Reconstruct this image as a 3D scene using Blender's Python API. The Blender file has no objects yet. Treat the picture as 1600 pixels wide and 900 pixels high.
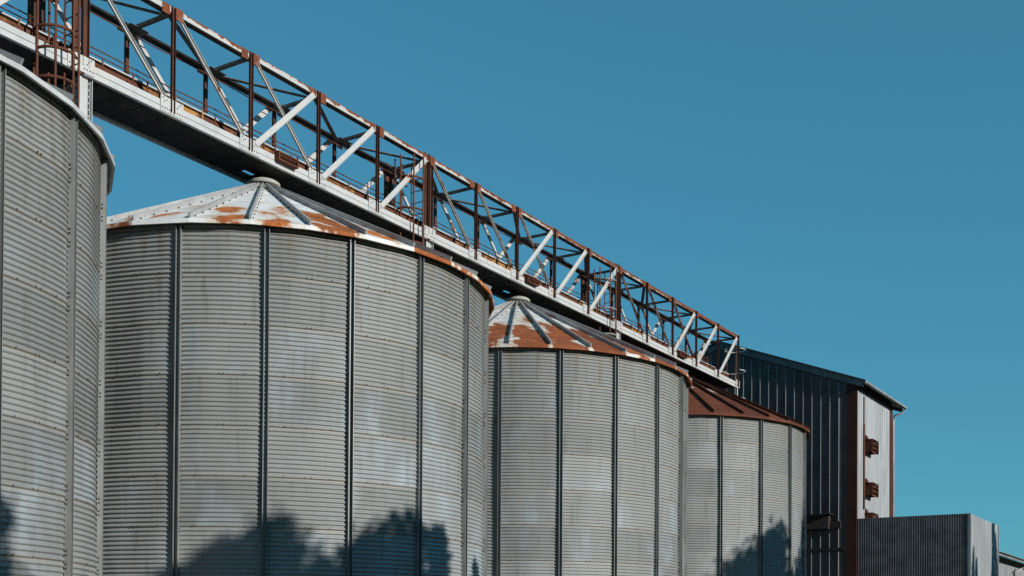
import bpy, bmesh, math, random
import numpy as np
from mathutils import Vector, Matrix

random.seed(7)
PI = math.pi
EYE = 1.6                       # camera height above the yard
sc = bpy.context.scene
COL = sc.collection

# ------------------------------------------------------------------ site frame
# The silo row runs along +x of this frame, -y is the sunny front side.
AL = 0.5653628
ROT = math.atan2(math.cos(AL), math.sin(AL))
ORG = Vector((-1.1154546 * 5, 5.2328667 * 5, 0.0))
SITE = Matrix.Translation(ORG) @ Matrix.Rotation(ROT, 4, 'Z')
PITCH = 10.61169                # silo spacing (m)
R = 5.0

# ------------------------------------------------------------------ helpers
def link(o):
    COL.objects.link(o); return o

def thing(name, label, cat, s=0.0, t=0.0, z=0.0, group=None):
    o = link(bpy.data.objects.new(name, None))
    o.empty_display_size = 0.3
    o.matrix_world = SITE @ Matrix.Translation((s, -t, z))
    o['label'] = label; o['category'] = cat
    if group: o['group'] = group
    return o

def mesh_obj(name, me, m, parent=None, smooth=False):
    o = link(bpy.data.objects.new(name, me))
    if m is not None and len(me.materials) == 0:
        for mm in (m if isinstance(m, (list, tuple)) else [m]):
            me.materials.append(mm)
    if parent is not None: o.parent = parent
    if smooth:
        me.polygons.foreach_set('use_smooth', [True] * len(me.polygons))
    return o

class MB:
    """collects faces of one mesh"""
    def __init__(s): s.v = []; s.f = []; s.mi = []
    def add(s, vs, fs, mi=0):
        b = len(s.v); s.v += [tuple(v) for v in vs]
        s.f += [[b + i for i in f] for f in fs]; s.mi += [mi] * len(fs)
    def box(s, c, d, rot=None, mi=0):
        x, y, z = d[0] / 2, d[1] / 2, d[2] / 2
        vs = [Vector((a * x, b * y, e * z)) for a in (-1, 1) for b in (-1, 1) for e in (-1, 1)]
        if rot is not None: vs = [rot @ v for v in vs]
        c = Vector(c)
        s.add([v + c for v in vs], [(0, 1, 3, 2), (4, 6, 7, 5), (0, 4, 5, 1), (2, 3, 7, 6), (0, 2, 6, 4), (1, 5, 7, 3)], mi)
    def sweep(s, prof, p0, p1, hint, mi=0):
        """closed 2-D profile (a along hint, b across) extruded from p0 to p1"""
        p0, p1 = Vector(p0), Vector(p1); d = (p1 - p0).normalized()
        A = Vector(hint); A = (A - d * A.dot(d)).normalized(); B = d.cross(A)
        n = len(prof)
        vs = [p0 + A * a + B * b for a, b in prof] + [p1 + A * a + B * b for a, b in prof]
        fs = [(i, (i + 1) % n, n + (i + 1) % n, n + i) for i in range(n)]
        fs += [tuple(range(n))[::-1], tuple(range(n, 2 * n))]
        s.add(vs, fs, mi)
    def tube(s, pts, r, n=6, mi=0, closed=False):
        pts = [Vector(p) for p in pts]; m = len(pts); rings = []
        for i, p in enumerate(pts):
            a = pts[i - 1] if (i or closed) else p
            b = pts[(i + 1) % m] if (i < m - 1 or closed) else p
            d = (b - a).normalized()
            up = Vector((0, 0, 1)) if abs(d.z) < .9 else Vector((1, 0, 0))
            A = d.cross(up).normalized(); B = d.cross(A)
            rr = r[i] if isinstance(r, (list, tuple)) else r
            rings.append([p + (A * math.cos(2 * PI * k / n) + B * math.sin(2 * PI * k / n)) * rr for k in range(n)])
        vs = [v for q in rings for v in q]; fs = []
        for i in range(m if closed else m - 1):
            j = (i + 1) % m
            fs += [(i * n + k, i * n + (k + 1) % n, j * n + (k + 1) % n, j * n + k) for k in range(n)]
        if not closed: fs += [tuple(range(n))[::-1], tuple(range((m - 1) * n, m * n))]
        s.add(vs, fs, mi)
    def mesh(s, name):
        me = bpy.data.meshes.new(name)
        me.from_pydata(s.v, [], s.f)
        if any(s.mi): me.polygons.foreach_set('material_index', s.mi)
        bm = bmesh.new(); bm.from_mesh(me); bmesh.ops.recalc_face_normals(bm, faces=bm.faces); bm.to_mesh(me); bm.free()
        me.update(); return me
    def build(s, name, m, parent=None, smooth=False):
        return mesh_obj(name, s.mesh(name), m, parent, smooth)

def chan(w, dp, th, lip=0.0):
    """channel profile: web across b at a=0, flanges towards +a"""
    h = w / 2
    if lip:
        return [(0, -h), (dp, -h), (dp, -h + lip), (dp - th, -h + lip), (dp - th, -h + th), (th, -h + th), (th, h - th),
                (dp - th, h - th), (dp - th, h - lip), (dp, h - lip), (dp, h), (0, h)]
    return [(0, -h), (dp, -h), (dp, -h + th), (th, -h + th), (th, h - th), (dp, h - th), (dp, h), (0, h)]

def rect(a0, a1, b0, b1): return [(a0, b0), (a1, b0), (a1, b1), (a0, b1)]

# ------------------------------------------------------------------ materials
class NT:
    def __init__(s, name):
        s.m = bpy.data.materials.new(name); s.m.use_nodes = True
        s.t = s.m.node_tree; s.t.nodes.clear()
        s.out = s.t.nodes.new('ShaderNodeOutputMaterial')
        s.b = s.t.nodes.new('ShaderNodeBsdfPrincipled')
        s.t.links.new(s.b.outputs[0], s.out.inputs[0])
        s.tc = s.t.nodes.new('ShaderNodeTexCoord')
    def set(s, sock, v):
        if hasattr(v, 'is_output'): s.t.links.new(v, sock)
        elif isinstance(v, (tuple, list)) and len(v) == 3 and sock.type == 'RGBA': sock.default_value = (*v, 1)
        else: sock.default_value = v
    def math(s, op, a, b=0.0, c=0.0, clamp=False):
        n = s.t.nodes.new('ShaderNodeMath'); n.operation = op; n.use_clamp = clamp
        for i, v in enumerate((a, b, c)): s.set(n.inputs[i], v)
        return n.outputs[0]
    def xyz(s, v=None):
        n = s.t.nodes.new('ShaderNodeSeparateXYZ'); s.t.links.new(v or s.tc.outputs['Object'], n.inputs[0]); return n.outputs
    def comb(s, x, y, z):
        n = s.t.nodes.new('ShaderNodeCombineXYZ')
        for i, v in enumerate((x, y, z)): s.set(n.inputs[i], v)
        return n.outputs[0]
    def scaled(s, sx, sy, sz, v=None, off=None):
        n = s.t.nodes.new('ShaderNodeMapping'); s.t.links.new(v or s.tc.outputs['Object'], n.inputs[0])
        n.inputs['Scale'].default_value = (sx, sy, sz)
        if off is not None: s.set(n.inputs['Location'], off)
        return n.outputs[0]
    def noise(s, v, scale=1.0, detail=4.0, rough=.55, dist=0.0):
        n = s.t.nodes.new('ShaderNodeTexNoise'); s.t.links.new(v, n.inputs['Vector'])
        n.inputs['Scale'].default_value = scale; n.inputs['Detail'].default_value = detail
        n.inputs['Roughness'].default_value = rough; n.inputs['Distortion'].default_value = dist
        return n.outputs[0]
    def white(s, v):
        n = s.t.nodes.new('ShaderNodeTexWhiteNoise'); n.noise_dimensions = '3D'; s.t.links.new(v, n.inputs['Vector']); return n.outputs[0]
    def ramp(s, f, lo, hi):
        n = s.t.nodes.new('ShaderNodeMapRange'); n.interpolation_type = 'SMOOTHSTEP'
        s.set(n.inputs['Value'], f); n.inputs['From Min'].default_value = lo; n.inputs['From Max'].default_value = hi
        return n.outputs[0]
    def mix(s, f, a, b, mode='MIX'):
        n = s.t.nodes.new('ShaderNodeMix'); n.data_type = 'RGBA'; n.blend_type = mode
        s.set(n.inputs[0], f); s.set(n.inputs[6], a); s.set(n.inputs[7], b); return n.outputs[2]
    def rnd(s): 
        n = s.t.nodes.new('ShaderNodeObjectInfo'); return n.outputs['Random']
    def fin(s, col, rough=.5, metal=0.0, bump=None, bs=.2, bd=.01, spec=.25):
        s.set(s.b.inputs['Base Color'], col); s.set(s.b.inputs['Roughness'], rough); s.set(s.b.inputs['Metallic'], metal)
        s.b.inputs['Specular IOR Level'].default_value = spec
        if bump is not None:
            n = s.t.nodes.new('ShaderNodeBump'); n.inputs['Strength'].default_value = bs; n.inputs['Distance'].default_value = bd
            s.t.links.new(bump, n.inputs['Height']); s.t.links.new(n.outputs[0], s.b.inputs['Normal'])
        return s.m

SEAM = .9135; SEAM0 = 6.478 + EYE          # height of one ring lap
DPH = 2 * PI / 20; PH0 = .2246             # stiffener spacing and phase

RUST_D = (.045, .017, .011); RUST_M = (.10, .031, .014); RUST_O = (.26, .075, .02)

def m_corrugated():
    k = NT('galvanised_corrugated')
    x, y, z = k.xyz()
    r = k.rnd()
    ph = k.math('ARCTAN2', y, x)
    pan = k.math('FLOOR', k.math('DIVIDE', k.math('SUBTRACT', ph, PH0), DPH))
    rowf = k.math('DIVIDE', k.math('SUBTRACT', z, SEAM0), SEAM)
    row = k.math('FLOOR', rowf); fr = k.math('SUBTRACT', rowf, row)
    seed = k.math('MULTIPLY', r, 37.0)
    w1 = k.white(k.comb(pan, row, seed)); w2 = k.white(k.comb(k.math('ADD', pan, 31.3), row, seed))
    off = k.comb(seed, k.math('MULTIPLY', w2, 9.0), 0.0)
    big = k.noise(k.scaled(1.0, 1.0, .55, off=off), .9, 5, .6)
    fine = k.noise(k.scaled(1, 1, 1), 38, 3, .7)
    streak = k.noise(k.scaled(7, 7, .55, off=off), 1.0, 5, .65)
    spang = k.noise(k.scaled(1, 1, 1.6), 9, 4, .7)
    col = k.mix(w1, (.182, .192, .187), (.262, .271, .263))
    # chalky zinc bloom, stronger on some sheets, mostly low on the wall
    bl = k.math('ADD', k.math('MULTIPLY', big, .75), k.math('MULTIPLY', streak, .35))
    bl = k.math('ADD', bl, k.math('MULTIPLY', w2, .09))
    bl = k.math('ADD', bl, k.math('MULTIPLY', k.math('SUBTRACT', 8.0, z), .024))
    bloom = k.ramp(bl, .66, .92)
    col = k.mix(k.math('MULTIPLY', bloom, .85), col, (.325, .375, .40))
    # dirt film
    col = k.mix(k.math('MULTIPLY', k.ramp(streak, .50, .70), .45), col, (.10, .10, .088))
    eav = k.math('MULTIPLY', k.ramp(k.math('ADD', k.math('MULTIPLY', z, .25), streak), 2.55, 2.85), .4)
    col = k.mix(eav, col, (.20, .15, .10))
    # rust haze running from the laps
    ru = k.math('MULTIPLY', k.ramp(k.math('ADD', k.noise(k.scaled(2.2, 2.2, 1.0, off=off), 1.4, 6, .7), k.math('MULTIPLY', spang, .25)), .72, .84), .3)
    col = k.mix(ru, col, (.27, .19, .12))
    lap = k.math('MULTIPLY', k.ramp(k.math('ABSOLUTE', k.math('SUBTRACT', fr, .5)), .435, .475), .62)
    lap = k.math('MULTIPLY', lap, k.ramp(streak, .25, .6))
    col = k.mix(lap, col, (.28, .255, .215))
    edge = k.math('MULTIPLY', k.math('LESS_THAN', fr, .014), .28)
    col = k.mix(edge, col, (.10, .075, .055))
    col = k.mix(k.math('MULTIPLY', k.math('SUBTRACT', fine, .5), .9, clamp=True), col, (.28, .29, .285))
    rough = k.math('ADD', .46, k.math('MULTIPLY', fine, .2))
    return k.fin(col, rough, .18, k.math('ADD', spang, k.math('MULTIPLY', fine, .4)), .22, .004)

def m_plain_galv(name, c0, c1, metal=.2, rough=.5):
    k = NT(name)
    n = k.noise(k.scaled(1.5, 1.5, .6), 2.0, 6, .65); f = k.noise(k.scaled(1, 1, 1), 30, 3, .7)
    col = k.mix(k.ramp(n, .35, .68), c0, c1)
    col = k.mix(k.math('MULTIPLY', k.ramp(f, .6, .75), .35), col, (.10, .085, .065))
    return k.fin(col, rough, metal, f, .15, .003)

def m_roof(name, base, thr, ra=RUST_M, rb=RUST_O, drift=.02):
    """pale roof sheets whose rust has crept up from the eave, panel by panel"""
    k = NT(name)
    x, y, z = k.xyz()
    rad = k.math('SQRT', k.math('ADD', k.math('MULTIPLY', x, x), k.math('MULTIPLY', y, y)))
    ph = k.math('ARCTAN2', y, x)
    pan = k.math('FLOOR', k.math('DIVIDE', k.math('SUBTRACT', ph, .06), 2 * PI / 30))
    w = k.white(k.comb(pan, 3.7, 1.1))
    off = k.comb(k.math('MULTIPLY', w, 17.0), k.math('MULTIPLY', w, 5.0), 0.0)
    n = k.noise(k.scaled(1.0, 1.0, 1.0, off=off), .75, 7, .62, .3)
    n2 = k.noise(k.scaled(1.0, 1.0, 1.0), 7.0, 5, .7)
    f = k.math('ADD', k.math('SUBTRACT', k.math('MULTIPLY', n, 1.6), .3), k.math('MULTIPLY', k.math('SUBTRACT', rad, 3.6), .06))
    f = k.math('ADD', f, k.math('MULTIPLY', k.math('SUBTRACT', w, .5), .11))
    f = k.math('ADD', f, k.math('MULTIPLY', k.math('SUBTRACT', n2, .5), .14))
    f = k.math('ADD', f, k.math('MULTIPLY', x, drift))
    pq = k.math('SUBTRACT', k.math('FRACT', k.math('DIVIDE', k.math('SUBTRACT', ph, .06), 2 * PI / 30)), k.math('ADD', .4, k.math('MULTIPLY', w, .2)))
    br = k.math('DIVIDE', k.math('SUBTRACT', rad, k.math('ADD', 4.2, k.math('MULTIPLY', w, .5))), 1.1); pq = k.math('DIVIDE', pq, .36)
    blob = k.math('SUBTRACT', 1.0, k.math('SQRT', k.math('ADD', k.math('MULTIPLY', br, br), k.math('MULTIPLY', pq, pq))))
    f = k.math('ADD', f, k.math('MULTIPLY', k.math('MAXIMUM', blob, -.6), .11))
    pf = k.math('FRACT', k.math('DIVIDE', k.math('SUBTRACT', ph, .06), 2 * PI / 30))
    f = k.math('SUBTRACT', f, k.math('MULTIPLY', k.ramp(k.math('ABSOLUTE', k.math('SUBTRACT', pf, .5)), .36, .5), .09))
    rust = k.ramp(f, thr, thr + .075)
    halo = k.math('MULTIPLY', k.ramp(f, thr - .14, thr + .03), .55)
    tone = k.noise(k.scaled(1, 1, 1), 2.2, 6, .7)
    rc = k.mix(k.ramp(tone, .35, .65), ra, rb)
    rc = k.mix(k.math('MULTIPLY', k.ramp(n2, .55, .72), .5), rc, tuple(v * .45 for v in ra))
    rc = k.mix(k.math('MULTIPLY', w, .45), rc, tuple(v * .35 for v in ra))
    b = k.mix(k.ramp(tone, .4, .7), base, tuple(v * .72 for v in base))
    col = k.mix(halo, b, (.45, .33, .19))
    col = k.mix(rust, col, rc)
    return k.fin(col, k.math('ADD', .5, k.math('MULTIPLY', rust, .3)), 0.0, n2, .25, .006)

def m_white(name, thr=.62, slope=0.0, zband=None, base=(.43, .44, .435)):
    """old white paint breaking into rust; slope adds rust with distance along the bridge, zband near a height"""
    k = NT(name)
    x, y, z = k.xyz()
    n = k.noise(k.scaled(1, 1, 1), 1.7, 7, .68); n2 = k.noise(k.scaled(1, 1, 1), 14, 4, .7)
    f = k.math('ADD', k.math('MULTIPLY', n, .72), k.math('MULTIPLY', n2, .28))
    if slope: f = k.math('ADD', f, k.math('MULTIPLY', k.math('ADD', x, 6.0), slope))
    if zband: f = k.math('ADD', f, k.math('MULTIPLY', k.math('SUBTRACT', z, zband[0]), zband[1]))
    rust = k.ramp(f, thr, thr + .05)
    stain = k.math('MULTIPLY', k.ramp(f, thr - .13, thr + .02), .4)
    rc = k.mix(k.ramp(n2, .4, .62), RUST_M, (.19, .056, .02))
    b = k.mix(k.ramp(n, .3, .6), tuple(v * .82 for v in base), base)
    col = k.mix(rust, k.mix(stain, b, (.42, .31, .2)), rc)
    return k.fin(col, .55, 0.0, n2, .2, .003)

def m_rust(name, a=RUST_D, b=RUST_M, c=(.15, .05, .022), pale=.0, palec=(.24, .19, .14)):
    k = NT(name)
    n = k.noise(k.scaled(1, 1, .5), 2.6, 7, .7); n2 = k.noise(k.scaled(1, 1, 1), 18, 4, .7)
    col = k.mix(k.ramp(n, .35, .6), a, b)
    col = k.mix(k.ramp(n2, .52, .72), col, c)
    if pale: 
        q = k.noise(k.scaled(1, 1, .25), 3.1, 5, .7)
        col = k.mix(k.ramp(q, 1 - pale, 1 - pale + .08), col, palec)
    return k.fin(col, .75, 0.0, n2, .3, .004)

def m_trough():
    k = NT('rusted_ochre_casing')
    x, y, z = k.xyz()
    pan = k.math('FLOOR', k.math('DIVIDE', x, .7074)); w = k.white(k.comb(pan, 2.0, 5.0))
    n = k.noise(k.scaled(1, 1, 1.4), 2.3, 7, .7); n2 = k.noise(k.scaled(1, 1, 1), 13, 5, .7)
    f = k.math('ADD', k.math('MULTIPLY', n, .8), k.math('MULTIPLY', k.math('SUBTRACT', w, .5), .45))
    col = k.mix(k.ramp(f, .46, .66), RUST_M, (.34, .16, .04))
    col = k.mix(k.math('MULTIPLY', k.ramp(n2, .55, .7), .6), col, RUST_D)
    col = k.mix(k.ramp(k.math('ADD', f, k.math('MULTIPLY', n2, .2)), .76, .86), col, (.42, .30, .15))
    return k.fin(col, .7, 0.0, n2, .25, .003)

def m_cladding():
    k = NT('weathered_zinc_cladding')
    n = k.noise(k.scaled(2.2, 2.2, .35), 1.2, 6, .65); f = k.noise(k.scaled(1, 1, 1), 26, 3, .7)
    x, y, z = k.xyz()
    w = k.white(k.comb(k.math('FLOOR', k.math('DIVIDE', x, .8)), k.math('FLOOR', k.math('DIVIDE', y, .8)), 4.0))
    col = k.mix(k.ramp(n, .35, .66), (.225, .24, .245), (.305, .322, .326))
    col = k.mix(k.math('MULTIPLY', w, .25), col, (.16, .165, .17))
    col = k.mix(k.math('MULTIPLY', k.ramp(f, .62, .75), .3), col, (.14, .11, .08))
    return k.fin(col, .5, .15, f, .15, .003)

def m_simple(name, c0, c1, scale=4, rough=.8, bump=.3, bd=.01):
    k = NT(name)
    n = k.noise(k.scaled(1, 1, 1), scale, 6, .65)
    return k.fin(k.mix(k.ramp(n, .35, .65), c0, c1), rough, 0.0, n, bump, bd)

M = dict(
    wall=m_corrugated(),
    post=m_plain_galv('galvanised_post', (.17, .175, .17), (.235, .24, .23)),
    roof1=m_roof('dull_zinc_roof', (.46, .465, .46), .95),
    roof2=m_roof('rust_patched_roof', (.66, .66, .64), .585, (.26, .075, .02), (.50, .15, .035), .040),
    roof3=m_roof('half_rusted_roof', (.60, .60, .58), .41, (.18, .052, .02), (.32, .09, .026)),
    roof4=m_roof('fully_rusted_roof', (.40, .36, .32), .20, (.092, .026, .012), (.155, .043, .017)),
    rib1=m_plain_galv('zinc_rib', (.18, .185, .185), (.25, .255, .255)),
    rib2=m_plain_galv('zinc_rib_pale', (.30, .30, .295), (.40, .40, .39)),
    rib4=m_rust('rusted_rib'),
    cap=m_white('stained_cap_paint', .60, base=(.33, .325, .30)),
    bolt=m_rust('rusted_bolt', (.03, .022, .018), (.06, .035, .02), (.1, .05, .025)),
    chord=m_white('chord_paint', .555, .0085, (12.295 + EYE, 1.9)),
    band=m_white('lower_chord_paint', .635, .0014),
    brace=m_white('brace_paint', .605, .0018),
    diag=m_white('diagonal_paint', .585, .0050),
    vert=m_rust('rusted_upright', (.034, .016, .012), (.078, .029, .017), (.165, .056, .022), pale=.36, palec=(.25, .2, .15)),
    gus=m_rust('rusted_gusset', RUST_M, (.16, .045, .017), (.23, .075, .028), .30, (.36, .33, .29)),
    gusw=m_white('gusset_paint', .62, .002),
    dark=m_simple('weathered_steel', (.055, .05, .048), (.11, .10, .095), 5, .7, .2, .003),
    shade_steel=m_simple('shaded_dark_steel', (.022, .017, .014), (.045, .034, .028), 6, .8, .2, .003),  # steel darkened to carry shade: chord undersides, eave strip, hood
    rust=m_rust('rusted_bar', (.065, .023, .013), (.105, .036, .018), (.16, .055, .025)),
    trough=m_trough(),
    deck=m_simple('dirty_deck_plate', (.016, .015, .014), (.03, .027, .025), 3, .8),
    cover=m_white('cover_paint', .70, .001),
    clad=m_cladding(),
    slate=m_simple('dark_shaded_sheet', (.056, .046, .047), (.092, .077, .077), 1.2, .6, .1, .003),  # dark gable sheet, part of its shade put into the colour
    shade_sheet2=m_simple('shaded_end_sheet', (.085, .075, .076), (.145, .13, .13), 2, .6, .1, .003),  # annex sheet darkened so the end wall's shade is in its colour
    trim=m_rust('brown_corner_trim', (.036, .011, .007), (.055, .016, .01), (.08, .024, .014)),
    gutter=m_plain_galv('zinc_gutter', (.2, .205, .205), (.30, .305, .30)),
    roofing=m_plain_galv('roof_sheeting', (.10, .105, .11), (.16, .165, .17)),
    zinc=m_plain_galv('zinc_pipe', (.33, .335, .33), (.45, .455, .45)),
    shed=m_plain_galv('grey_shed_sheet', (.2, .205, .21), (.28, .285, .29)),
    bark=m_simple('bark', (.07, .05, .035), (.13, .10, .075), 8, .9),
    leaf=m_simple('leaf', (.035, .06, .018), (.07, .11, .03), 2, .6, .1),
    leafd=m_simple('needle', (.02, .042, .018), (.045, .075, .03), 2, .6, .1),
    ground=m_simple('yard_gravel', (.05, .048, .044), (.085, .08, .073), 1.5, .95, .6, .03),
    grass=m_simple('rough_grass', (.035, .048, .018), (.065, .075, .03), 3, .9, .5, .04),
)

# ------------------------------------------------------------------ ground
g = MB(); g.add([(-3000, -3000, 0), (3000, -3000, 0), (3000, 3000, 0), (-3000, 3000, 0)], [(0, 1, 2, 3)])
o = g.build('ground', M['grass']); o['kind'] = 'structure'
g = MB(); g.add([(-16, -9, .004), (48, -9, .004), (48, 12, .004), (-16, 12, .004)], [(0, 1, 2, 3)])
o = g.build('yard', M['ground']); o['kind'] = 'structure'; o.matrix_world = SITE

# ------------------------------------------------------------------ silos
RW = 4.955; AMP = .0155; PIT = SEAM / 11
WTOP = 9.06
def silo_wall_mesh():
    per = 8
    rows = int(WTOP / PIT * per); cols = 140
    zz = np.linspace(0.0, WTOP, rows + 1); ph = np.linspace(0, 2 * PI, cols, endpoint=False)
    fr = ((zz - SEAM0) / SEAM) % 1.0
    # crests slightly pointed, upper sheet laps outside the lower one
    th_ = 2 * PI * (zz - SEAM0) / PIT - 1.0
    w = np.sin(th_) + .28 * np.sin(2 * th_)      # steep underside, easy upper slope
    rr = RW + AMP * w + .006 * (.5 - fr)
    Rr, Ph = np.meshgrid(rr, ph, indexing='ij'); Zz = np.repeat(zz[:, None], cols, 1)
    # faint flat spots and dents so the rings are not perfect circles
    rng = np.random.default_rng(3)
    dent = sum(a * np.cos(kk * Ph + p + zz[:, None] * q) for a, kk, p, q in zip(rng.normal(0, .0022, 14), rng.integers(3, 40, 14), rng.uniform(0, 6, 14), rng.normal(0, 1.2, 14)))
    Rr = Rr + dent
    co = np.stack([Rr * np.cos(Ph), Rr * np.sin(Ph), Zz], -1).reshape(-1, 3).astype(np.float32)
    i = np.arange(rows)[:, None] * cols; j = np.arange(cols)[None, :]; j2 = (j + 1) % cols
    q = np.stack([i + j, i + j2, i + cols + j2, i + cols + j], -1).reshape(-1, 4)
    nq = len(q)
    # bolt heads along every lap, four to a sheet
    bv, bf = [], []
    base = len(co)
    z = SEAM0 - 8 * SEAM
    while z < WTOP - .1:
        if z > .1:
            for p in range(20):
                for f_ in (.22, .46, .52, .77):
                    a = PH0 + (p + f_) * DPH + random.uniform(-.004, .004)
                    for dz in (0.028,):
                        zc = z + dz; rc = RW + AMP * .9; s_ = .010
                        n0 = base + len(bv)
                        er = np.array([math.cos(a), math.sin(a), 0]); et = np.array([-math.sin(a), math.cos(a), 0]); ez = np.array([0, 0, 1.])
                        for k in range(6):
                            c, s2 = math.cos(k * PI / 3) * s_, math.sin(k * PI / 3) * s_
                            bv.append(er * (rc - .004) + et * c + ez * (zc + s2)); 
                        for k in range(6):
                            c, s2 = math.cos(k * PI / 3) * s_, math.sin(k * PI / 3) * s_
                            bv.append(er * (rc + .009) + et * c + ez * (zc + s2))
                        for k in range(6):
                            bf.append((n0 + k, n0 + (k + 1) % 6, n0 + 6 + (k + 1) % 6, n0 + 6 + k))
                        bf.append((n0 + 6, n0 + 7, n0 + 8, n0 + 9)); bf.append((n0 + 6, n0 + 9, n0 + 10, n0 + 11))
        z += SEAM
    co = np.concatenate([co, np.array(bv, np.float32)]); q = np.concatenate([q, np.array(bf)])
    me = bpy.data.meshes.new('corrugated_wall')
    me.vertices.add(len(co)); me.vertices.foreach_set('co', co.ravel())
    me.loops.add(q.size); me.loops.foreach_set('vertex_index', q.ravel().astype(np.int32))
    me.polygons.add(len(q)); me.polygons.foreach_set('loop_start', np.arange(0, q.size, 4, dtype=np.int32))
    me.polygons.foreach_set('loop_total', np.full(len(q), 4, np.int32))
    sm = np.ones(len(q), bool); sm[nq:] = False; me.polygons.foreach_set('use_smooth', sm)
    mi = np.zeros(len(q), np.int32); mi[nq:] = 1; me.polygons.foreach_set('material_index', mi)
    me.update(); me.validate()
    me.materials.append(M['wall']); me.materials.append(M['bolt'])
    return me

EAVE = 7.335 + EYE; FASC = .075; REAVE = 5.14; RTOP = .34; ZTOP = 9.80 + EYE
def zroof(r): return EAVE + FASC + (REAVE - r) / (REAVE - RTOP) * (ZTOP - EAVE - FASC)
NR = 30; RPH = .06
def roof_mesh():
    b = MB(); rad = [RTOP, 1.2, 2.2, 3.2, 4.2, REAVE]
    rnd = random.Random(11)
    vs = []
    for i in range(NR):
        a = RPH + 2 * PI * i / NR
        for r in rad: vs.append((r * math.cos(a), r * math.sin(a), zroof(r) + (rnd.uniform(-.006, .006) if RTOP < r < REAVE else 0)))
        ro = REAVE + .006
        vs.append((ro * math.cos(a), ro * math.sin(a), EAVE)); vs.append(((REAVE - .04) * math.cos(a), (REAVE - .04) * math.sin(a), EAVE + .003))
    m = len(rad) + 2; fs = []
    for i in range(NR):
        j = (i + 1) % NR
        fs += [(i * m + k, i * m + k + 1, j * m + k + 1, j * m + k) for k in range(m - 1)]
    b.add(vs, fs); return b.mesh('roof')
def rib_mesh(full=True):
    b = MB()
    p0 = Vector((RTOP + .03, 0, zroof(RTOP + .03))); p1 = Vector((REAVE - .03, 0, zroof(REAVE - .03)))
    b.sweep([(-.02, -.018), (.09, -.018), (.09, .018), (-.02, .018)], p0, p1, (0, 0, 1))
    for i in range(11):
        c = p0.lerp(p1, (i + .6) / 11)
        for sd in (-1, 1): b.box(c + Vector((0, sd * .05, .012)), (.022, .022, .024), mi=1)
    return b.mesh('roof_rib')
def post_mesh():
    b = MB(); b.sweep(chan(.096, .085, .005, .011), (4.957, 0, 0), (4.957, 0, EAVE + .03), (1, 0, 0))
    # bolt heads on the outside of the flanges, in pairs at each lap
    z = SEAM0 - 8 * SEAM
    while z < EAVE - .2:
        if z > .2:
            for dz in (-.09, -.03, .10, .16):
                for s_ in (-1, 1): b.box((4.985, s_ * .0525, z + dz), (.022, .009, .022), mi=1)
        z += SEAM
    return b.mesh('wall_post')
def cap_mesh():
    b = MB(); n = 28; prof = [(.0, 10.045), (.30, 10.03), (.365, 9.985), (.368, 9.915), (.345, 9.912), (.31, 9.93), (.30, 9.70)]
    vs = []; fs = []
    for r, z in prof[1:]:
        vs += [(r * math.cos(2 * PI * k / n), r * math.sin(2 * PI * k / n), z + EYE) for k in range(n)]
    vs.append((0, 0, prof[0][1] + EYE)); c = len(vs) - 1
    fs += [(c, k, (k + 1) % n) for k in range(n)]
    for i in range(len(prof) - 2):
        fs += [(i * n + k, (i + 1) * n + k, (i + 1) * n + (k + 1) % n, i * n + (k + 1) % n) for k in range(n)]
    b.add(vs, fs); return b.mesh('roof_cap')

wall_me, roof_me, rib_me, post_me, cap_me = silo_wall_mesh(), roof_mesh(), rib_mesh(), post_mesh(), cap_mesh()
roof_me.materials.append(M['roof2']); rib_me.materials.append(M['rib2']); rib_me.materials.append(M['bolt'])
post_me.materials.append(M['post']); post_me.materials.append(M['bolt']); cap_me.materials.append(M['cap'])

def silo(i, label, roof, rib, cap):
    t = thing('grain_silo', label, 'silo', (i - 2) * PITCH, 0, 0, 'corrugated grain silos in the row')
    t.matrix_world = Matrix.Translation((SITE @ Vector(((i - 2) * PITCH, 0, 0))))
    mesh_obj('corrugated_wall', wall_me, None, t)
    r = mesh_obj('roof', roof_me, None, t); r.material_slots[0].link = 'OBJECT'; r.material_slots[0].material = roof
    for k in range(NR):
        q = mesh_obj('roof_rib', rib_me, None, r); q.rotation_euler.z = RPH + 2 * PI * k / NR
        q.material_slots[0].link = 'OBJECT'; q.material_slots[0].material = rib
    for k in range(20):
        q = mesh_obj('wall_post', post_me, None, t); q.rotation_euler.z = PH0 + DPH * k
    c = mesh_obj('roof_cap', cap_me, None, r, True); c.material_slots[0].link = 'OBJECT'; c.material_slots[0].material = cap
    return t
silo(1, 'corrugated grey silo cut by the left edge, its roof plain grey metal', M['roof1'], M['rib1'], M['cap'])
silo(2, 'widest corrugated silo, white roof sheets with scattered orange rust patches', M['roof2'], M['rib2'], M['cap'])
silo(3, 'corrugated silo with half white, half rusty cone roof, third in the row', M['roof3'], M['rib2'], M['cap'])
silo(4, 'corrugated silo with fully rust brown roof, beside the tall metal building', M['roof4'], M['rib4'], M['cap'])

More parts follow.
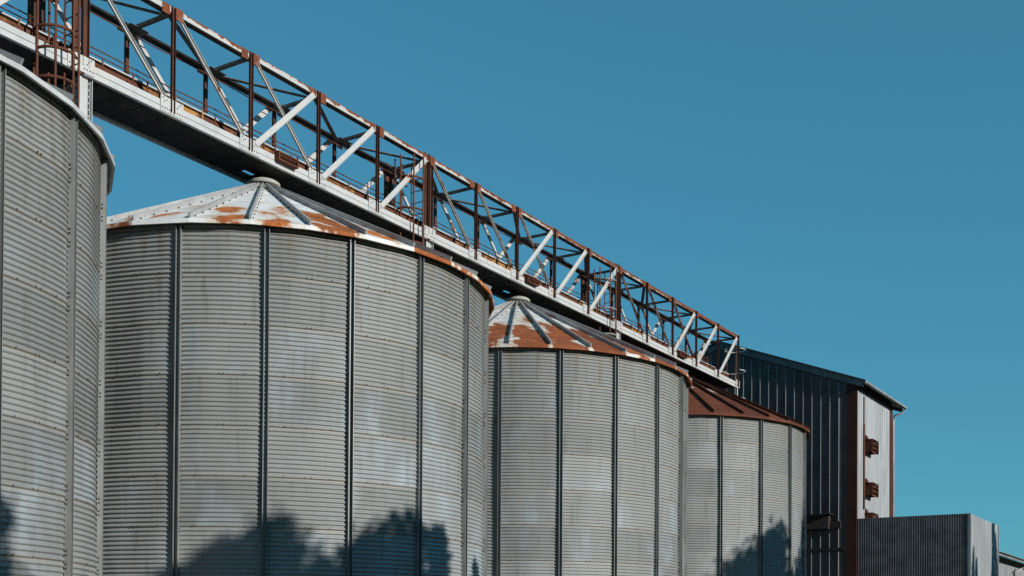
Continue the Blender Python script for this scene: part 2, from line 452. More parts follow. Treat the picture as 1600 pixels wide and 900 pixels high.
# ------------------------------------------------------------------ conveyor bridge
PL = 2.122338; S0 = -5.270785
TN, TF = .535, -.675
ZT, ZB = 12.285 + EYE, 10.2 + EYE
K0, K1 = -7, 15
def node(k): return S0 + k * PL
def L(s, t, z): return Vector((s, -t, z))
bridge = thing('conveyor_bridge', 'long rusty white steel truss conveyor bridge running above the silo roofs', 'conveyor bridge')
def bpart(name, mb, m, smooth=False): return mb.build(name, m, bridge, smooth)
spans = [(-7, -5), (-5, 0), (0, 5), (5, 10), (10, 15)]
OUT = {1: (0, -1, 0), -1: (0, 1, 0)}
for side, tt in ((1, TN), (-1, TF)):
    o = side
    for a, b_ in spans:
        s0, s1 = node(a) + (.08 if a > -7 else 0), node(b_) - .08
        if b_ == 15: s1 = node(15) + .05
        q = MB(); up = -side     # upper chord: painted upright leg over a flat leg with underside shade in its colour; the sweep's cross axis points down on the front truss
        def leg(a0, a1, z0, z1, mi): q.sweep(rect(a0, a1, *sorted((up * z0, up * z1))), L(s0, tt, ZT), L(s1, tt, ZT), OUT[side], mi)
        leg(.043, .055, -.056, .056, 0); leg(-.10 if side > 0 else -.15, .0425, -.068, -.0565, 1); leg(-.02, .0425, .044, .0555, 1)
        bpart('top_chord', q, [M['chord'], M['shade_steel']])
        q = MB()     # lower chord: tall channel with a lip line
        up = -side   # the cross axis of the sweep points down on the front truss
        def band(a0, a1, z0, z1): q.sweep(rect(a0, a1, *sorted((up * z0, up * z1))), L(s0, tt, ZB), L(s1, tt, ZB), OUT[side])
        band(0, .05, .104, .218); band(-.02, .056, -.015, .088); band(-.03, .025, .089, .103)
        bpart('bottom_chord', q, M['band'])
    for k in range(K0, K1 + 1):
        tower = k % 5 == 0 and k < 15
        q = MB()
        if tower:
            for ds in (-.10, .10): q.sweep(chan(.14, .07, .009), L(node(k) + ds, tt + side * .004, ZB + .12), L(node(k) + ds, tt + side * .004, ZT + .10), OUT[side])
        else:
            q.sweep(chan(.085, .06, .008), L(node(k), tt + side * .052, ZB + .03), L(node(k), tt + side * .052, ZT + .05), OUT[side])
        bpart('truss_upright', q, M['vert'])
        # gusset plates
        q = MB()
        if k > K0: q.box(L(node(k) - .17, tt + side * .060, ZT - .035), (.19, .008, .20 if side > 0 else .2))
        if k < K1: q.box(L(node(k) + .17, tt + side * .060, ZT - .035), (.19, .008, .24))
        q.box(L(node(k), tt + side * .049, ZT - .01), (.5 if K0 < k < K1 else .3, .007, .16))
        gg = bpart('top_gusset', q, M['gus'] if side > 0 else M['gusw'])
        q = MB(); w = .58 if K0 < k < K1 else .4
        q.box(L(node(k), tt + side * .0665, ZB + .155), (w, .007, .30))
        for i in range(9):
            if abs(i - 4) > 0:
                q.box(L(node(k) - .25 + i * .0625, tt + side * .073, ZB + .075), (.022, .012, .022), mi=1)
        for dx, dz in ((-.2, .2), (-.14, .24), (.16, .22), (.21, .27), (-.23, .27), (.12, .17)):
            q.box(L(node(k) + dx * w / .58, tt + side * .073, ZB + dz), (.02, .012, .02), mi=1)
        bpart('bottom_gusset', q, [M['gusw'], M['bolt']])
    pat = ['\\', '\\', 'X', '/', '/']
    for k in range(K0, K1):
        c = pat[k % 5]
        if c in '\\X':
            q = MB(); q.sweep(chan(.085, .045, .007), L(node(k) + .17, tt + side * .02, ZT - .07), L(node(k + 1) - .15, tt + side * .02, ZB + .27), OUT[side])
            bpart('diagonal_brace', q, M['diag'])
        if c in '/X':
            q = MB(); q.sweep([(0, -.06), (.008, -.06), (.008, .052), (.05, .052), (.05, .06), (0, .06)], L(node(k) + .17, tt + side * .072, ZB + .24), L(node(k + 1) - .15, tt + side * .072, ZT - .07), OUT[side])
            bpart('diagonal_brace', q, M['brace'])
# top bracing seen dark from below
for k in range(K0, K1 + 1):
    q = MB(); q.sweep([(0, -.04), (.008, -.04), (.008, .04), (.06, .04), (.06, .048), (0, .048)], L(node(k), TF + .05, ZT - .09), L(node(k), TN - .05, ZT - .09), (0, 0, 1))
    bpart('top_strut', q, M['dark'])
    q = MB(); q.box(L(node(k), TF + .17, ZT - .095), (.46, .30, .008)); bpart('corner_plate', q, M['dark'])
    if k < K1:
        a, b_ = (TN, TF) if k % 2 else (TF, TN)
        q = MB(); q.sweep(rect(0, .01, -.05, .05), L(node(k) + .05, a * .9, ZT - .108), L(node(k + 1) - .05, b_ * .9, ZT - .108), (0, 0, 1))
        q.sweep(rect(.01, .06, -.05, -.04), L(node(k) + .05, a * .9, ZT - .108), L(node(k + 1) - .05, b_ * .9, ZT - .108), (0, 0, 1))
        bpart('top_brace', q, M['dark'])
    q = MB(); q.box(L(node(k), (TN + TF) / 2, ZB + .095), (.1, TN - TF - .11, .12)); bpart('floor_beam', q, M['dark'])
# deck in plates with open hatch gaps, conveyor casing on it
for k in range(K0, K1):
    q = MB(); s0, s1 = node(k) + .02, node(k + 1) - .02
    if k in (2, 7, 12):
        h = (s0 + s1) / 2 - .25
        q.box(L((s0 + h - .16) / 2, -.07, ZB + .022), (h - .16 - s0, 1.06, .012)); q.box(L((s1 + h + .16) / 2, -.07, ZB + .022), (s1 - h - .16, 1.06, .012))
        q.box(L(h, .22, ZB + .022), (.32, .48, .012)); q.box(L(h, -.56, ZB + .022), (.32, .10, .012))
    else: q.box(L((s0 + s1) / 2, -.07, ZB + .022), (s1 - s0, 1.06, .012))
    for j in range(1, 4): q.box(L(s0 + (s1 - s0) * j / 4, -.07, ZB + .012), (.04, 1.0, .012))
    bpart('deck_plate', q, M['deck'])
q = MB()
sA, sB = node(K0), node(K1) - .15
q.sweep(rect(.12, .53, -.40, .22), L(sA, 0, ZB), L(sB, 0, ZB), (0, 0, 1))
s = sA + .3; i = 0
while s < sB:
    q.box(L(s, .406, ZB + .36), (.03, .014, .33)); s += .7074 if i % 3 else .35; i += 1
casing = bpart('conveyor_casing', q, M['trough'])
q = MB(); q.sweep(rect(.531, .556, -.53, .28), L(sA, 0, ZB), L(sB, 0, ZB), (0, 0, 1)); q.build('casing_cover', M['cover'], casing)
for z, r_ in ((12.10, .013), (11.42, .013), (11.31, .012)):
    for a, b_ in ((K0, 0), (0, 5), (5, 10), (10, 14.9)):
        q = MB(); n = 12
        q.tube([L(node(a) + (node(b_) - node(a)) * i / n, -.56, z + EYE + .012 * math.sin(i * 1.9 + z)) for i in range(n + 1)], r_, 6)
        bpart('handrail', q, M['rust'] if b_ < 14 else M['rust'], True)
# slide gates poking out above each silo
for c in (0, 1, 2):
    s = c * PITCH + (.03 if c == 0 else -.27)
    q = MB(); q.box(L(s, .66, ZB + .27), (.62, .14, .035)); q.box(L(s, .66, ZB + .11), (.62, .14, .03))
    q.box(L(s - .295, .66, ZB + .19), (.03, .14, .13)); q.box(L(s + .295, .66, ZB + .19), (.03, .14, .13)); q.box(L(s, .62, ZB + .2), (.56, .03, .09)); q.tube([L(s - .25, .70, ZB + .215), L(s + .25, .70, ZB + .215)], .018, 8)
    bpart('slide_gate', q, M['rust'])
# small white side railing at the head end
q = MB()
for z in (.62, .95): q.tube([L(node(12.4), -.86, ZB + z), L(node(15), -.86, ZB + z)], .017, 6)
for i in range(8): 
    s = node(12.4) + i * (node(15) - node(12.4)) / 7; q.tube([L(s, -.86, ZB + .15), L(s, -.86, ZB + .95)], .015, 6)
q.box(L(node(13.7), -.80, ZB + .13), (5.6, .2, .03))
bpart('side_railing', q, M['cover'])

# ------------------------------------------------------------------ support towers between the silos
def tower(k, label):
    t = thing('support_tower', label, 'support tower', node(k), 0, 0, 'steel towers carrying the bridge')
    for side, tt in ((1, .39), (-1, -.53)):
        q = MB(); h = 10.19 + EYE
        q.box((.18, -tt, h / 2), (.20, .012, h)); q.box((.08, -tt, h / 2), (.012, .2, h)); q.box((.28, -tt, h / 2), (.012, .2, h))
        # outer cover plate facing the yard
        q.box((.125, -tt - side * .109, h - .75), (.19, .01, 1.5)); q.box((.30, -tt - side * .02, h / 2), (.014, .24, h)); [q.box((.235, -tt - side * .108, h - .1 - i * .12), (.02, .02, .03)) for i in range(12)]
        q.build('column', M['gusw'], t)
        q = MB(); q.box((.18, -tt, .02), (.45, .45, .04)); q.build('base_plate', M['rust'], t)
    z = 1.0; i = 0
    while z + 1.5 < 11:
        q = MB(); a, b_ = ((.28, -.42) if i % 2 else (-.42, .28)); q.sweep(rect(-.03, .03, -.006, .006), (.18, -a, z), (.18, -b_, z + 1.5), (1, 0, 0)); q.build('cross_brace', M['dark'], t)
        z += 1.5; i += 1
    q = MB(); q.box((.18, .07, 10.07 + EYE), (.3, .7, .14)); q.build('head_beam', M['dark'], t)
    return t
tower(0, 'white steel tower leg rising between the leftmost and the widest silo')
tower(5, 'grey steel tower leg rising behind the widest silo, carrying the bridge')
tower(10, 'grey steel tower leg by the third silo, nearest the rust brown roof')

# ------------------------------------------------------------------ caged ladders
def ladder(s, t_, label, z0, z1, zc, m_rail, m_hoop, dirx=-1, hoops=None, bars=5, rw=.40, cr=.36, m_bar=None):
    o = thing('caged_ladder', label, 'ladder', s, t_, 0, 'caged ladders on the bridge')
    for d in (-1, 1):
        q = MB(); q.tube([(0, d * rw / 2, z0), (0, d * rw / 2, z1)], .02, 6); q.build('side_rail', m_rail, o)
    z = z0 + .2
    while z < z1 - .1:
        q = MB(); q.tube([(0, -rw / 2, z), (0, rw / 2, z)], .012, 6); q.build('rung', m_rail, o); z += .3
    angs = [-2.35 + 4.7 * i / 14 for i in range(15)]
    for z in hoops:
        q = MB(); q.tube([(dirx * (cr * .95 + cr * math.cos(a)), cr * math.sin(a), z) for a in angs], .026, 6); q.build('hoop', m_hoop, o, True)
    for i in range(bars):
        a = -1.9 + 3.8 * i / (bars - 1) if bars > 1 else .15; x, y = dirx * (cr * .95 + cr * 1.02 * math.cos(a)), cr * 1.02 * math.sin(a)
        q = MB(); q.tube([(x, y, zc), (x, y, z1 + (.0 if i % 2 else .0))], .023, 6); q.build('cage_bar', m_bar or m_rail, o)
    return o
E_ = EYE
ladder(node(0) - .22, .62, 'rusty caged ladder at the upper left, beside the white tower leg', 2.0, 12.9 + E_, 9.0 + E_, M['rust'], M['rust'], -1, [9.72 + E_, 10.24 + E_, 10.62 + E_, 11.4 + E_, 12.3 + E_])
ladder(node(5) - .22, .40, 'rusty caged ladder in the truss above the widest silo roof edge', 2.0, 12.1 + E_, 9.6 + E_, M['rust'], M['rust'], -1, [9.9 + E_, 10.75 + E_, 11.55 + E_])
ladder(node(10) - .22, .40, 'small rusty caged ladder in the truss above the third silo', 2.0, 12.1 + E_, 9.6 + E_, M['rust'], M['gutter'], -1, [9.9 + E_, 10.75 + E_, 11.7 + E_])
ladder(node(15) + .42, .15, 'pale grey caged ladder hanging on the far end of the bridge', 6.0, 12.0 + E_, 9.2 + E_, M['rust'], M['zinc'], 1, [9.9 + E_, 11.05 + E_, 11.95 + E_], bars=1, cr=.42, m_bar=M['zinc'])

# ------------------------------------------------------------------ tall metal building
bld = thing('storage_building', 'tall dark metal clad building with pitched roof behind the last silo', 'building')
BS0, BS1 = 30.0, 35.55; BT = 4.42; RT_, RZ = -1.62, 13.05 + EYE; SL = .377
def roofz(t): return RZ - SL * abs(t - RT_)
BL = 2 * RT_ - BT
def vcorr(p0, ex, length, ztop, zbot, n_out, pitch=.094, amp=.009, per=6, sharp=0.0):
    """sheet with upright corrugations along ex, ztop may be a function of the distance"""
    q = MB(); n = int(length / pitch * per); p0 = Vector(p0); ex = Vector(ex); no = Vector(n_out)
    rnd = random.Random(int(length * 100)); ph = [rnd.uniform(-1, 1) for _ in range(400)]
    vs = []; 
    for i in range(n + 1):
        d = length * i / n; k = int(d / (pitch * 9))
        c = math.cos(2 * PI * d / pitch)
        if sharp: c = max(-1.0, min(1.0, c * sharp))
        off = amp * c + .006 * ph[k] * math.sin(2 * PI * d / (pitch * 9))
        zt = ztop(d) if callable(ztop) else ztop
        p = p0 + ex * d + no * off
        vs += [(p.x, p.y, zbot), (p.x, p.y, zt)]
    q.add(vs, [(2 * i, 2 * i + 2, 2 * i + 3, 2 * i + 1) for i in range(n)])
    return q
def vcorr_part(name, q, m, parent):
    o = q.build(name, m, parent, True); return o
# gable end facing the silos: flat sheets with standing seams
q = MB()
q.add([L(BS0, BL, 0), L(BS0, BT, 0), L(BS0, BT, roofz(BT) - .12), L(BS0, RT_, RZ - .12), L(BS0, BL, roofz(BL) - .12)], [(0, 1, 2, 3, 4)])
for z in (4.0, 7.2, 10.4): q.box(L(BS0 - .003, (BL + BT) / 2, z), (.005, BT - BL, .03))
gable = q.build('gable_wall', M['slate'], bld)  # dark sheet, part of its shade is in the colour
t_ = -.11 - .3833 * 19
while t_ < BT - .45:
    q = MB(); q.sweep(rect(0, .05, -.012, .012), L(BS0 - .001, t_, 0), L(BS0 - .001, t_, roofz(t_) - .36), (-1, 0, 0))
    q.build('joint_strip', M['clad'], gable); t_ += .3833
q = MB(); q.add([L(BS1, BL, 0), L(BS1, BT, 0), L(BS1, BT, roofz(BT) - .12), L(BS1, RT_, RZ - .12), L(BS1, BL, roofz(BL) - .12)], [(0, 1, 2, 3, 4)]); q.build('rear_wall', M['clad'], bld)
vcorr_part('front_wall', vcorr(L(BS0, BT, 0), (1, 0, 0), BS1 - BS0, roofz(BT) - .12, 0, (0, -1, 0), .30, .045, 12, 1.8), M['clad'], bld)
q = vcorr(L(BS0, BL, 0), (1, 0, 0), BS1 - BS0, roofz(BL) - .12, 0, (0, 1, 0), .18, .016, 6); vcorr_part('back_wall', q, M['clad'], bld)
# corrugated roof slopes
def slope(t0, t1):
    q = MB(); n = 6 * 34; vs = []; a0, a1 = BS0 - .03, BS1 + .55
    for i in range(n + 1):
        s = a0 + (a1 - a0) * i / n; dz = .02 * math.cos(2 * PI * i / 6)
        for t in (t0, t1): vs.append(L(s, t, roofz(t) + dz))
        for t in (t0, t1): vs.append(L(s, t, roofz(t) + dz - .012))
    fs = []
    for i in range(n):
        a, b_ = i * 4, i * 4 + 4
        fs += [(a, b_, b_ + 1, a + 1), (a + 2, a + 3, b_ + 3, b_ + 2), (a + 1, b_ + 1, b_ + 3, a + 3)]
    q.add(vs, fs); return q
EV = 4.85
rf = slope(RT_, EV).build('roof', M['roofing'], bld, True)
slope(RT_ - .001, 2 * RT_ - EV).build('roof', M['roofing'], bld, True)
q = MB()
for sgn in (1, -1):
    t1 = RT_ + sgn * (EV - RT_); z1 = roofz(t1)
    a, b_ = L(BS0 - .045, RT_, RZ + .03), L(BS0 - .045, t1, z1 + .03)
    q.sweep(rect(-.27, .02, -.012, .012), a, b_, (0, 0, 1))
    q.sweep(rect(.021, .03, -.012, .14), a, b_, (0, 0, 1)) if sgn > 0 else q.sweep(rect(.021, .03, -.14, .012), a, b_, (0, 0, 1))
    a, b_ = L(BS1 + .58, RT_, RZ + .03), L(BS1 + .58, t1, z1 + .03); q.sweep(rect(-.31, .02, -.012, .012), a, b_, (0, 0, 1))
q.build('verge_board', M['roofing'], rf)
q = MB(); q.sweep([(0, -.07), (.07, -.05), (.07, -.042), (-.07, -.042), (-.07, .05), (-.005, .06), (-.08, .06), (-.08, -.055)], L(BS0 - .17, EV + .07, roofz(EV) - .035), L(BS1 + .6, EV + .07, roofz(EV) - .035), (0, 0, 1))
q.build('gutter', M['gutter'], rf)
q = MB(); g0 = L(BS1 + .45, EV + .06, roofz(EV) - .07)
q.tube([g0, g0 + Vector((0, 0, -.12)), g0 + Vector((-.1, .12, -.28)), L(BS1 + .10, BT + .12, roofz(EV) - .50), L(BS1 + .06, BT + .10, roofz(EV) - .7), L(BS1 + .06, BT + .10, 0.1)], .05, 8)
q.build('downpipe', M['gutter'], bld, True)
for nm, cs, ct in (('a', BS0, BT), ('b', BS1, BT)):
    q = MB(); zt = roofz(BT) - .16
    if nm == 'a': q.box(L(cs - .012, ct - .17, zt / 2), (.018, .40, zt)); q.box(L(cs + .05, ct + .052, zt / 2), (.14, .02, zt))
    else: q.box(L(cs - .21, ct + .052, zt / 2), (.46, .03, zt)); q.box(L(cs + .03, ct - .1, zt / 2), (.02, .33, zt))
    q.build('corner_trim', M['trim'], bld)
# dark strip standing in for the eave's shade on the wall
q = MB(); q.box(L((BS0 + BS1) / 2, BT + .06, roofz(BT) - .25), (BS1 - BS0 - .7, .09, .28)); q.build('eave_shade_strip', M['shade_steel'], bld)
# louvred openings and their pipe on the bright wall
def louvre(z, s0=31.2, sc_=1.0):
    q = MB(); y = -(BT + .02)
    W, D, H = .92, .36, .5
    q.box((s0 + .04, y - D / 2, z), (.03, D, H)); q.box((s0 + W, y - D / 2, z), (.03, D, H))
    q.box((s0 + W / 2, y - .02, z), (W, .03, H))
    for j in range(3):
        q.box((s0 + W / 2, y - D * .62, z + H / 2 - .05 - j * .19), (W - .05, .30, .02), Matrix.Rotation(.75, 3, 'X'))
    q.box((s0 + W / 2, y - D / 2, z + H / 2 + .02), (W + .06, D, .02), Matrix.Rotation(-.05, 3, 'X'))
    q.box((s0 + .2, y - .05, z + H / 2 + .07), (.34, .08, .12)); q.box((s0 + .13, y - .05, z + H / 2 + .17), (.09, .06, .1)); q.box((s0 + .32, y - .05, z + H / 2 + .15), (.07, .06, .06))
    q.build('louvred_vent', M['rust'], bld)
for z in (8.14, 6.30, 5.02): louvre(z + EYE)
q = MB(); q.box(L(31.10, BT + .05, 7.25 + EYE), (.07, .06, 3.6)); q.tube([L(31.0, BT + .06, 6.2 + EYE), L(31.0, BT + .06, 10.2 + EYE)], .03, 6)
q.build('vent_pipe', M['rust'], bld)
# hooded opening low on the gable
q = MB(); hx = BS0 - .02
q.box(L(hx - .20, 2.86, 5.17 + EYE), (.42, 1.3, .04)); q.box(L(hx - .15, 2.86, 4.85 + EYE), (.3, 1.05, .6), Matrix.Rotation(.12, 3, 'Y')); q.box(L(hx - .06, 3.62, 4.72 + EYE), (.1, .44, .3)); q.box(L(hx - .2, 2.9, 5.1 + EYE), (.36, .7, .07))
q.build('hood', M['shade_steel'], bld)  # rusty hood, its shade painted in with the darkened steel
q = MB(); q.box(L(hx - .02, 2.7, 3.72 + EYE), (.05, 2.6, .10)); q.build('girt', M['shade_steel'], bld)

# ------------------------------------------------------------------ lean-to against the building
ann = thing('metal_annex', 'low flat topped corrugated metal annex in front of the tall building', 'annex')
A0, A1, AT0, AT1, AZ = 30.03, 35.94, 4.46, 8.94, 4.955 + EYE
vcorr_part('end_wall', vcorr(L(A0, AT0, 0), (0, -1, 0), AT1 - AT0, AZ, 0, (-1, 0, 0), .094, .010, 8), M['shade_sheet2'], ann)
vcorr_part('front_wall', vcorr(L(A0, AT1, 0), (1, 0, 0), A1 - A0, AZ, 0, (0, -1, 0), .70, .035, 10), M['clad'], ann)
vcorr_part('rear_wall', vcorr(L(A1, AT0, 0), (0, -1, 0), AT1 - AT0, AZ, 0, (1, 0, 0), .094, .010, 4), M['clad'], ann)
q = MB(); q.add([L(A0 + .02, AT0, AZ - .15), L(A1 - .02, AT0, AZ - .15), L(A1 - .02, AT1 - .02, AZ - .22), L(A0 + .02, AT1 - .02, AZ - .22)], [(0, 1, 2, 3)]); q.build('roof', M['roofing'], ann)
for s_ in (A0, A1):
    q = MB(); q.box(L(s_ + (.045 if s_ == A0 else -.045), AT1 + .028, AZ / 2), (.11, .012, AZ + .01)); q.box(L(s_ - (.018 if s_ == A0 else -.018), AT1 - .03, AZ / 2), (.01, .10, AZ + .01)); q.build('corner_flashing', M['gutter'], ann)

# ------------------------------------------------------------------ low shed beyond
shd = thing('grey_shed', 'low grey shed with gutter and downpipe at the right edge', 'shed')
H0, H1, HT, HZ = 37.6, 60.0, 8.25, 3.95 + EYE
vcorr_part('front_wall', vcorr(L(H0, HT, 0), (1, 0, 0), H1 - H0, HZ - .05, 0, (0, -1, 0), .25, .012, 6), M['shed'], shd)
vcorr_part('end_wall', vcorr(L(H0, HT - 9, 0), (0, -1, 0), 9, lambda d: HZ - .05 + 1.6 - abs(d - 4.5) * .355, 0, (-1, 0, 0), .25, .012, 6), M['shed'], shd)
q = MB()
for sgn in (1, -1):
    a, b_ = L(H0 - .4, HT - 4.5, HZ + 1.62), L(H0 - .4, HT - 4.5 + sgn * 4.95, HZ + 1.62 - 4.95 * .355)
    d = Vector((H1 - H0 + .8, 0, 0)); up = Vector((0, 0, .12))
    q.add([a, b_, b_ + d, a + d, a + up, b_ + up, b_ + d + up, a + d + up], [(0, 1, 2, 3), (4, 7, 6, 5), (0, 4, 5, 1), (1, 5, 6, 2), (2, 6, 7, 3)])
q.build('roof', M['roofing'], shd)
q = MB(); ez = HZ + 1.62 - 4.95 * .355
q.sweep([(.06, -.08), (.06, .07), (.045, .07), (.03, -.06), (-.07, -.06), (-.07, -.08)], L(H0 - .4, HT + .56, ez + .02), L(H1 + .4, HT + .56, ez + .02), (0, 0, 1)); q.build('gutter', M['gutter'], shd)
for s in (44.3,):
    q = MB(); q.tube([L(s, HT + .55, ez), L(s, HT + .55, ez - .15), L(s - .45, HT + .2, ez - .42), L(s - .9, HT + .10, ez - .5), L(s - .9, HT + .10, .1)], .055, 8); q.build('downpipe', M['gutter'], shd, True)

# ------------------------------------------------------------------ sun direction
EPS = math.radians(5.0); EL = math.radians(20)
nx, ny = math.cos(AL), -math.sin(AL)         # outward front normal of the row
dx, dy = math.sin(AL), math.cos(AL)
SX, SY = nx * math.cos(EPS) - dx * math.sin(EPS), ny * math.cos(EPS) - dy * math.sin(EPS)
SUN = Vector((SX * math.cos(EL), SY * math.cos(EL), math.sin(EL)))

# ------------------------------------------------------------------ trees on the sunny side of the yard
def tree(label, base, tips, kind='leafy', seed=1, lean=(0, 0)):
    """tips: (x, y, z, r) foliage masses in world metres; trunk and limbs reach into them"""
    rnd = random.Random(seed)
    o = link(bpy.data.objects.new('tree', None)); o.location = (base[0], base[1], 0)
    o['label'] = label; o['category'] = 'tree'; o['group'] = 'trees in front of the silo row'
    B = Vector((base[0], base[1], 0)); top = max(t[2] for t in tips)
    q = MB()
    ax = lambda z: Vector((math.sin(z * .5 + seed) * .12, math.cos(z * .43 + seed) * .12, z))
    tz = top * .86; q.tube([ax(tz * i / 8) for i in range(9)], [.24 * (1 - .82 * i / 8) + .02 for i in range(9)], 8)
    for (x, y, z, r) in tips:
        c = Vector((x, y, z)) - B; h = max(1.2, min(tz * .95, c.z - (c.xy.length) * .9 - .3)); a = ax(h)
        m = a.lerp(c, .5) + Vector((0, 0, .1)); q.tube([a, m, c], [.07, .045, .015], 5)
    q.build('trunk', M['bark'], o, True)
    vs, fs = [], []
    def leaf(p, sz):
        n = Vector((rnd.gauss(0, 1), rnd.gauss(0, 1), rnd.gauss(0, 1))).normalized(); u = n.orthogonal().normalized(); v = n.cross(u)
        a = rnd.uniform(0, 2 * PI); u, v = u * math.cos(a) + v * math.sin(a), v * math.cos(a) - u * math.sin(a)
        b = len(vs); l = sz * rnd.uniform(.7, 1.3); w = l * rnd.uniform(.35, .6)
        vs.extend([p - u * l, p - v * w, p + u * l, p + v * w]); fs.append((b, b + 1, b + 2, b + 3))
    for (x, y, z, r) in tips:
        c = Vector((x, y, z)) - B
        n = int(330 * r * r + 80)
        for _ in range(n):
            d = Vector((rnd.gauss(0, 1), rnd.gauss(0, 1), rnd.gauss(0, 1))).normalized() * r * (rnd.uniform(.1, 1) ** .5 if rnd.random() < .82 else rnd.uniform(.95, 1.35))
            if kind == 'spire':
                d = Vector((rnd.gauss(0, 1), rnd.gauss(0, 1), 0)); hh = rnd.random(); d = d.normalized() * r * .45 * hh * rnd.uniform(.2, 1) ** .5 + Vector((0, 0, r * (1 - 2.2 * hh)))
            leaf(c + d, .15 if kind != 'spire' else .11)
    me = bpy.data.meshes.new('crown'); me.from_pydata([tuple(v) for v in vs], [], fs); me.update()
    mesh_obj('crown', me, M['leafd'] if kind == 'spire' else M['leaf'], o)
    return o
TREES = [
    ('broad leafy tree shading the foot of the leftmost silo', (9.85, 2.14), [(9.75, 1.95, 10.65, 0.9), (9.9, 2.22, 10.73, 0.4), (9.93, 2.3, 10.49, 0.35), (9.71, 1.88, 9.85, 1.2), (9.83, 2.1, 9.71, 0.8), (9.91, 2.25, 9.76, 0.5), (9.93, 2.29, 9.36, 0.6)], 'leafy', 1),
    ('low spreading tree shading the lower left of the widest silo', (12.75, 7.92), [(13.2, 7.97, 11.4, 0.42), (13.03, 7.93, 10.89, 0.6), (12.59, 7.85, 10.88, 0.5), (12.2, 7.81, 10.68, 0.5), (11.75, 7.81, 10.37, 0.5), (13.31, 8.01, 10.76, 0.6), (12.32, 7.82, 10.0, 0.8), (12.88, 7.9, 10.04, 0.9), (13.42, 8.04, 10.3, 0.6), (11.75, 7.81, 9.85, 0.7), (13.75, 8.16, 10.42, 0.6)], 'leafy', 2),
    ('tall leafy tree shading the lower right of the widest silo', (12.55, 10.71), [(13.12, 11.16, 10.56, 0.42), (12.92, 10.96, 10.25, 0.45), (13.25, 11.3, 10.32, 0.4), (12.65, 10.73, 10.19, 0.42), (12.34, 10.5, 10.03, 0.4), (12.68, 10.75, 9.67, 0.7), (13.12, 11.16, 9.7, 0.7), (12.07, 10.33, 9.62, 0.45), (11.8, 10.18, 9.42, 0.5), (12.46, 10.58, 9.21, 0.8), (13.12, 11.16, 9.11, 0.9), (12.02, 10.3, 8.96, 0.8), (11.59, 10.07, 9.1, 0.6)], 'leafy', 3),
    ('slender leafy tree between the tall leafy tree and the third silo', (12.08, 13.06), [(12.08, 13.05, 9.77, 0.22), (12.03, 12.99, 9.41, 0.3), (12.15, 13.16, 9.27, 0.28), (12.08, 13.06, 8.92, 0.36), (11.99, 12.93, 8.49, 0.5), (12.15, 13.17, 8.58, 0.4), (12.1, 13.09, 9.58, 0.25)], 'leafy', 4),
    ('small leafy sapling whose tip shades the edge of the widest silo', (11.98, 15.19), [(11.98, 15.2, 8.82, 0.16), (11.99, 15.25, 8.55, 0.25), (11.96, 15.12, 8.19, 0.35)], 'leafy', 5),
    ('rounded leafy tree shading the lower right of the farthest silo', (24.31, 27.76), [(24.93, 28.14, 12.32, 0.55), (25.1, 28.29, 12.03, 0.6), (24.65, 27.91, 11.74, 0.7), (24.27, 27.66, 11.65, 0.6), (23.91, 27.46, 11.23, 0.7), (23.56, 27.3, 10.88, 0.8), (24.52, 27.82, 10.72, 1.1), (23.21, 27.18, 10.48, 0.8), (25.05, 28.24, 10.91, 0.9), (24.03, 27.52, 9.97, 1.2), (23.33, 27.22, 9.9, 1.0), (25.19, 28.38, 10.1, 1.1)], 'leafy', 6),
    ('tall pointed tree shading the right edge of the farthest silo', (24.49, 30.81), [(24.74, 31.31, 11.15, 2.2), (24.59, 30.97, 10.4, 1.9), (24.39, 30.6, 9.83, 1.5), (24.25, 30.37, 9.44, 1.5)], 'spire', 7),
    ('pointed tree shading the far corner of the annex', (32.63, 41.79), [(32.53, 41.62, 10.01, 2.6), (32.84, 42.11, 9.41, 2.2), (32.53, 41.63, 8.54, 2.2)], 'spire', 8),
    ('short pointed tree shading the near corner of the annex', (30.49, 38.42), [(30.33, 38.16, 9.1, 1.6), (30.66, 38.69, 8.89, 1.4)], 'spire', 9),
]
for a in TREES: tree(*a)

# ------------------------------------------------------------------ unseen tree belt, added to block low sky light
def belt():
    rnd = random.Random(5); vs, fs = [], []
    path = [(-75, -45), (-75, 66), (110, 66), (112, 16)]
    spots = []
    for (s0, t0), (s1, t1) in zip(path, path[1:]):
        n = int(math.hypot(s1 - s0, t1 - t0) / 3.2)
        for i in range(n): spots.append((s0 + (s1 - s0) * i / n + rnd.uniform(-2, 2), t0 + (t1 - t0) * i / n + rnd.uniform(-2, 2)))
    for s_, t_ in spots:
        h = rnd.uniform(15, 19.5) if t_ > 55 else rnd.uniform(17, 23)
        for _ in range(420):
            u = rnd.random(); z = h * u ** .8; r = 3.4 * min(1.0, 2.6 * (1 - u) ** .6)
            a = rnd.uniform(0, 2 * PI); rr = r * rnd.uniform(.3, 1)
            p = Vector((s_ + rr * math.cos(a), -t_ + rr * math.sin(a), z))
            n = Vector((rnd.gauss(0, 1), rnd.gauss(0, 1), rnd.gauss(0, .6))).normalized(); e = n.orthogonal().normalized(); f = n.cross(e)
            l = rnd.uniform(.5, .95); b = len(vs)
            vs.extend([p - e * l, p - f * l * .6, p + e * l, p + f * l * .6]); fs.append((b, b + 1, b + 2, b + 3))
    me = bpy.data.meshes.new('sky_blocking_belt'); me.from_pydata([tuple(v) for v in vs], [], fs); me.update()
    o = mesh_obj('sky_blocking_belt', me, M['leafd']); o.matrix_world = SITE
    o['kind'] = 'stuff'; o['label'] = 'unseen dense trees added round the yard to block low sky light'; o['category'] = 'tree belt'
belt()

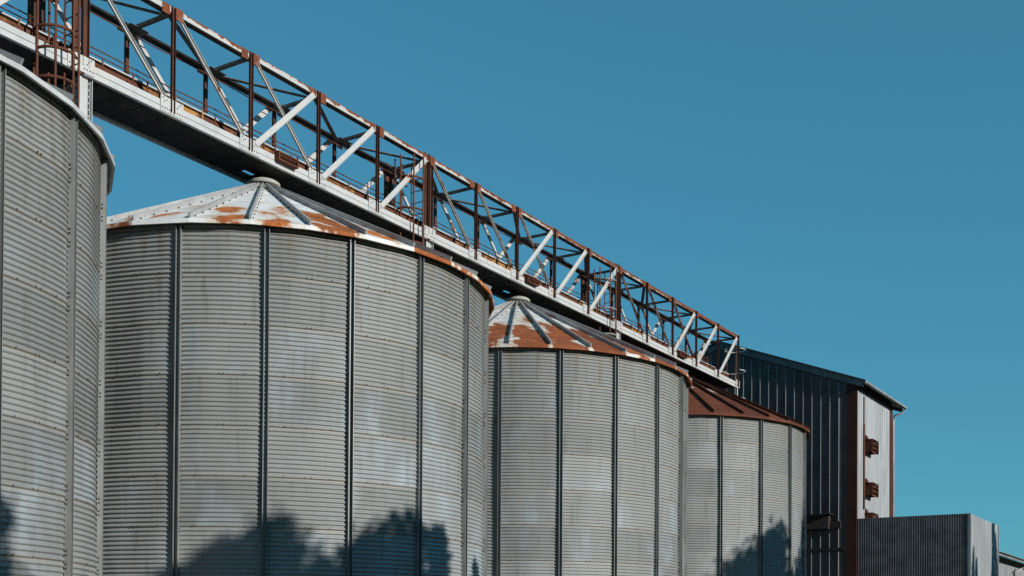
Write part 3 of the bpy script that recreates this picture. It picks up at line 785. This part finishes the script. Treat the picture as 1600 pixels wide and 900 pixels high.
# ------------------------------------------------------------------ light
w = bpy.data.worlds.new('World'); sc.world = w; w.use_nodes = True
nt = w.node_tree; nt.nodes.clear()
sky = nt.nodes.new('ShaderNodeTexSky'); sky.sky_type = 'NISHITA'; sky.sun_disc = False
sky.sun_elevation = EL; sky.sun_rotation = math.atan2(SX, SY)
sky.altitude = 100; sky.air_density = 1.0; sky.dust_density = 0.0; sky.ozone_density = 4.0
gm = nt.nodes.new('ShaderNodeGamma'); gm.inputs[1].default_value = .5
hs = nt.nodes.new('ShaderNodeMix'); hs.data_type = 'RGBA'; hs.blend_type = 'MULTIPLY'; hs.inputs[0].default_value = 1; hs.inputs[7].default_value = (.355, 1.10, 1.31, 1)
bg = nt.nodes.new('ShaderNodeBackground'); bg.inputs[1].default_value = .15
out = nt.nodes.new('ShaderNodeOutputWorld')
nt.links.new(sky.outputs[0], gm.inputs[0]); nt.links.new(gm.outputs[0], hs.inputs[6]); nt.links.new(hs.outputs[2], bg.inputs[0]); nt.links.new(bg.outputs[0], out.inputs[0])
ld = bpy.data.lights.new('sun', 'SUN'); ld.energy = 5.0; ld.angle = math.radians(.53); ld.color = (1, .968, .915)
lo = link(bpy.data.objects.new('sun', ld)); lo.rotation_euler = SUN.to_track_quat('Z', 'Y').to_euler(); lo.location = (40, -30, 40)

# ------------------------------------------------------------------ camera
TH, RO, F, SH = .013014, -.0066295, 1850.84, 519.219
u0 = Vector((0, -math.sin(TH), math.cos(TH))); X = Vector((1, 0, 0))
rv = X * math.cos(RO) - u0 * math.sin(RO); uv = u0 * math.cos(RO) + X * math.sin(RO); fv = Vector((0, math.cos(TH), math.sin(TH)))
cd = bpy.data.cameras.new('camera'); cam = link(bpy.data.objects.new('camera', cd))
cam.matrix_world = Matrix(((rv.x, uv.x, -fv.x, 0), (rv.y, uv.y, -fv.y, 0), (rv.z, uv.z, -fv.z, EYE), (0, 0, 0, 1)))
cd.sensor_width = 36; cd.sensor_fit = 'HORIZONTAL'; cd.lens = F / 1600 * 36; cd.shift_y = SH / 1600
cd.clip_start = .1; cd.clip_end = 6000
sc.camera = cam
vs_ = sc.view_settings; vs_.view_transform = 'Standard'; vs_.look = 'None'; vs_.exposure = .1; vs_.gamma = 1
sc.cycles.max_bounces = 5; sc.cycles.diffuse_bounces = 3; sc.cycles.use_denoising = False
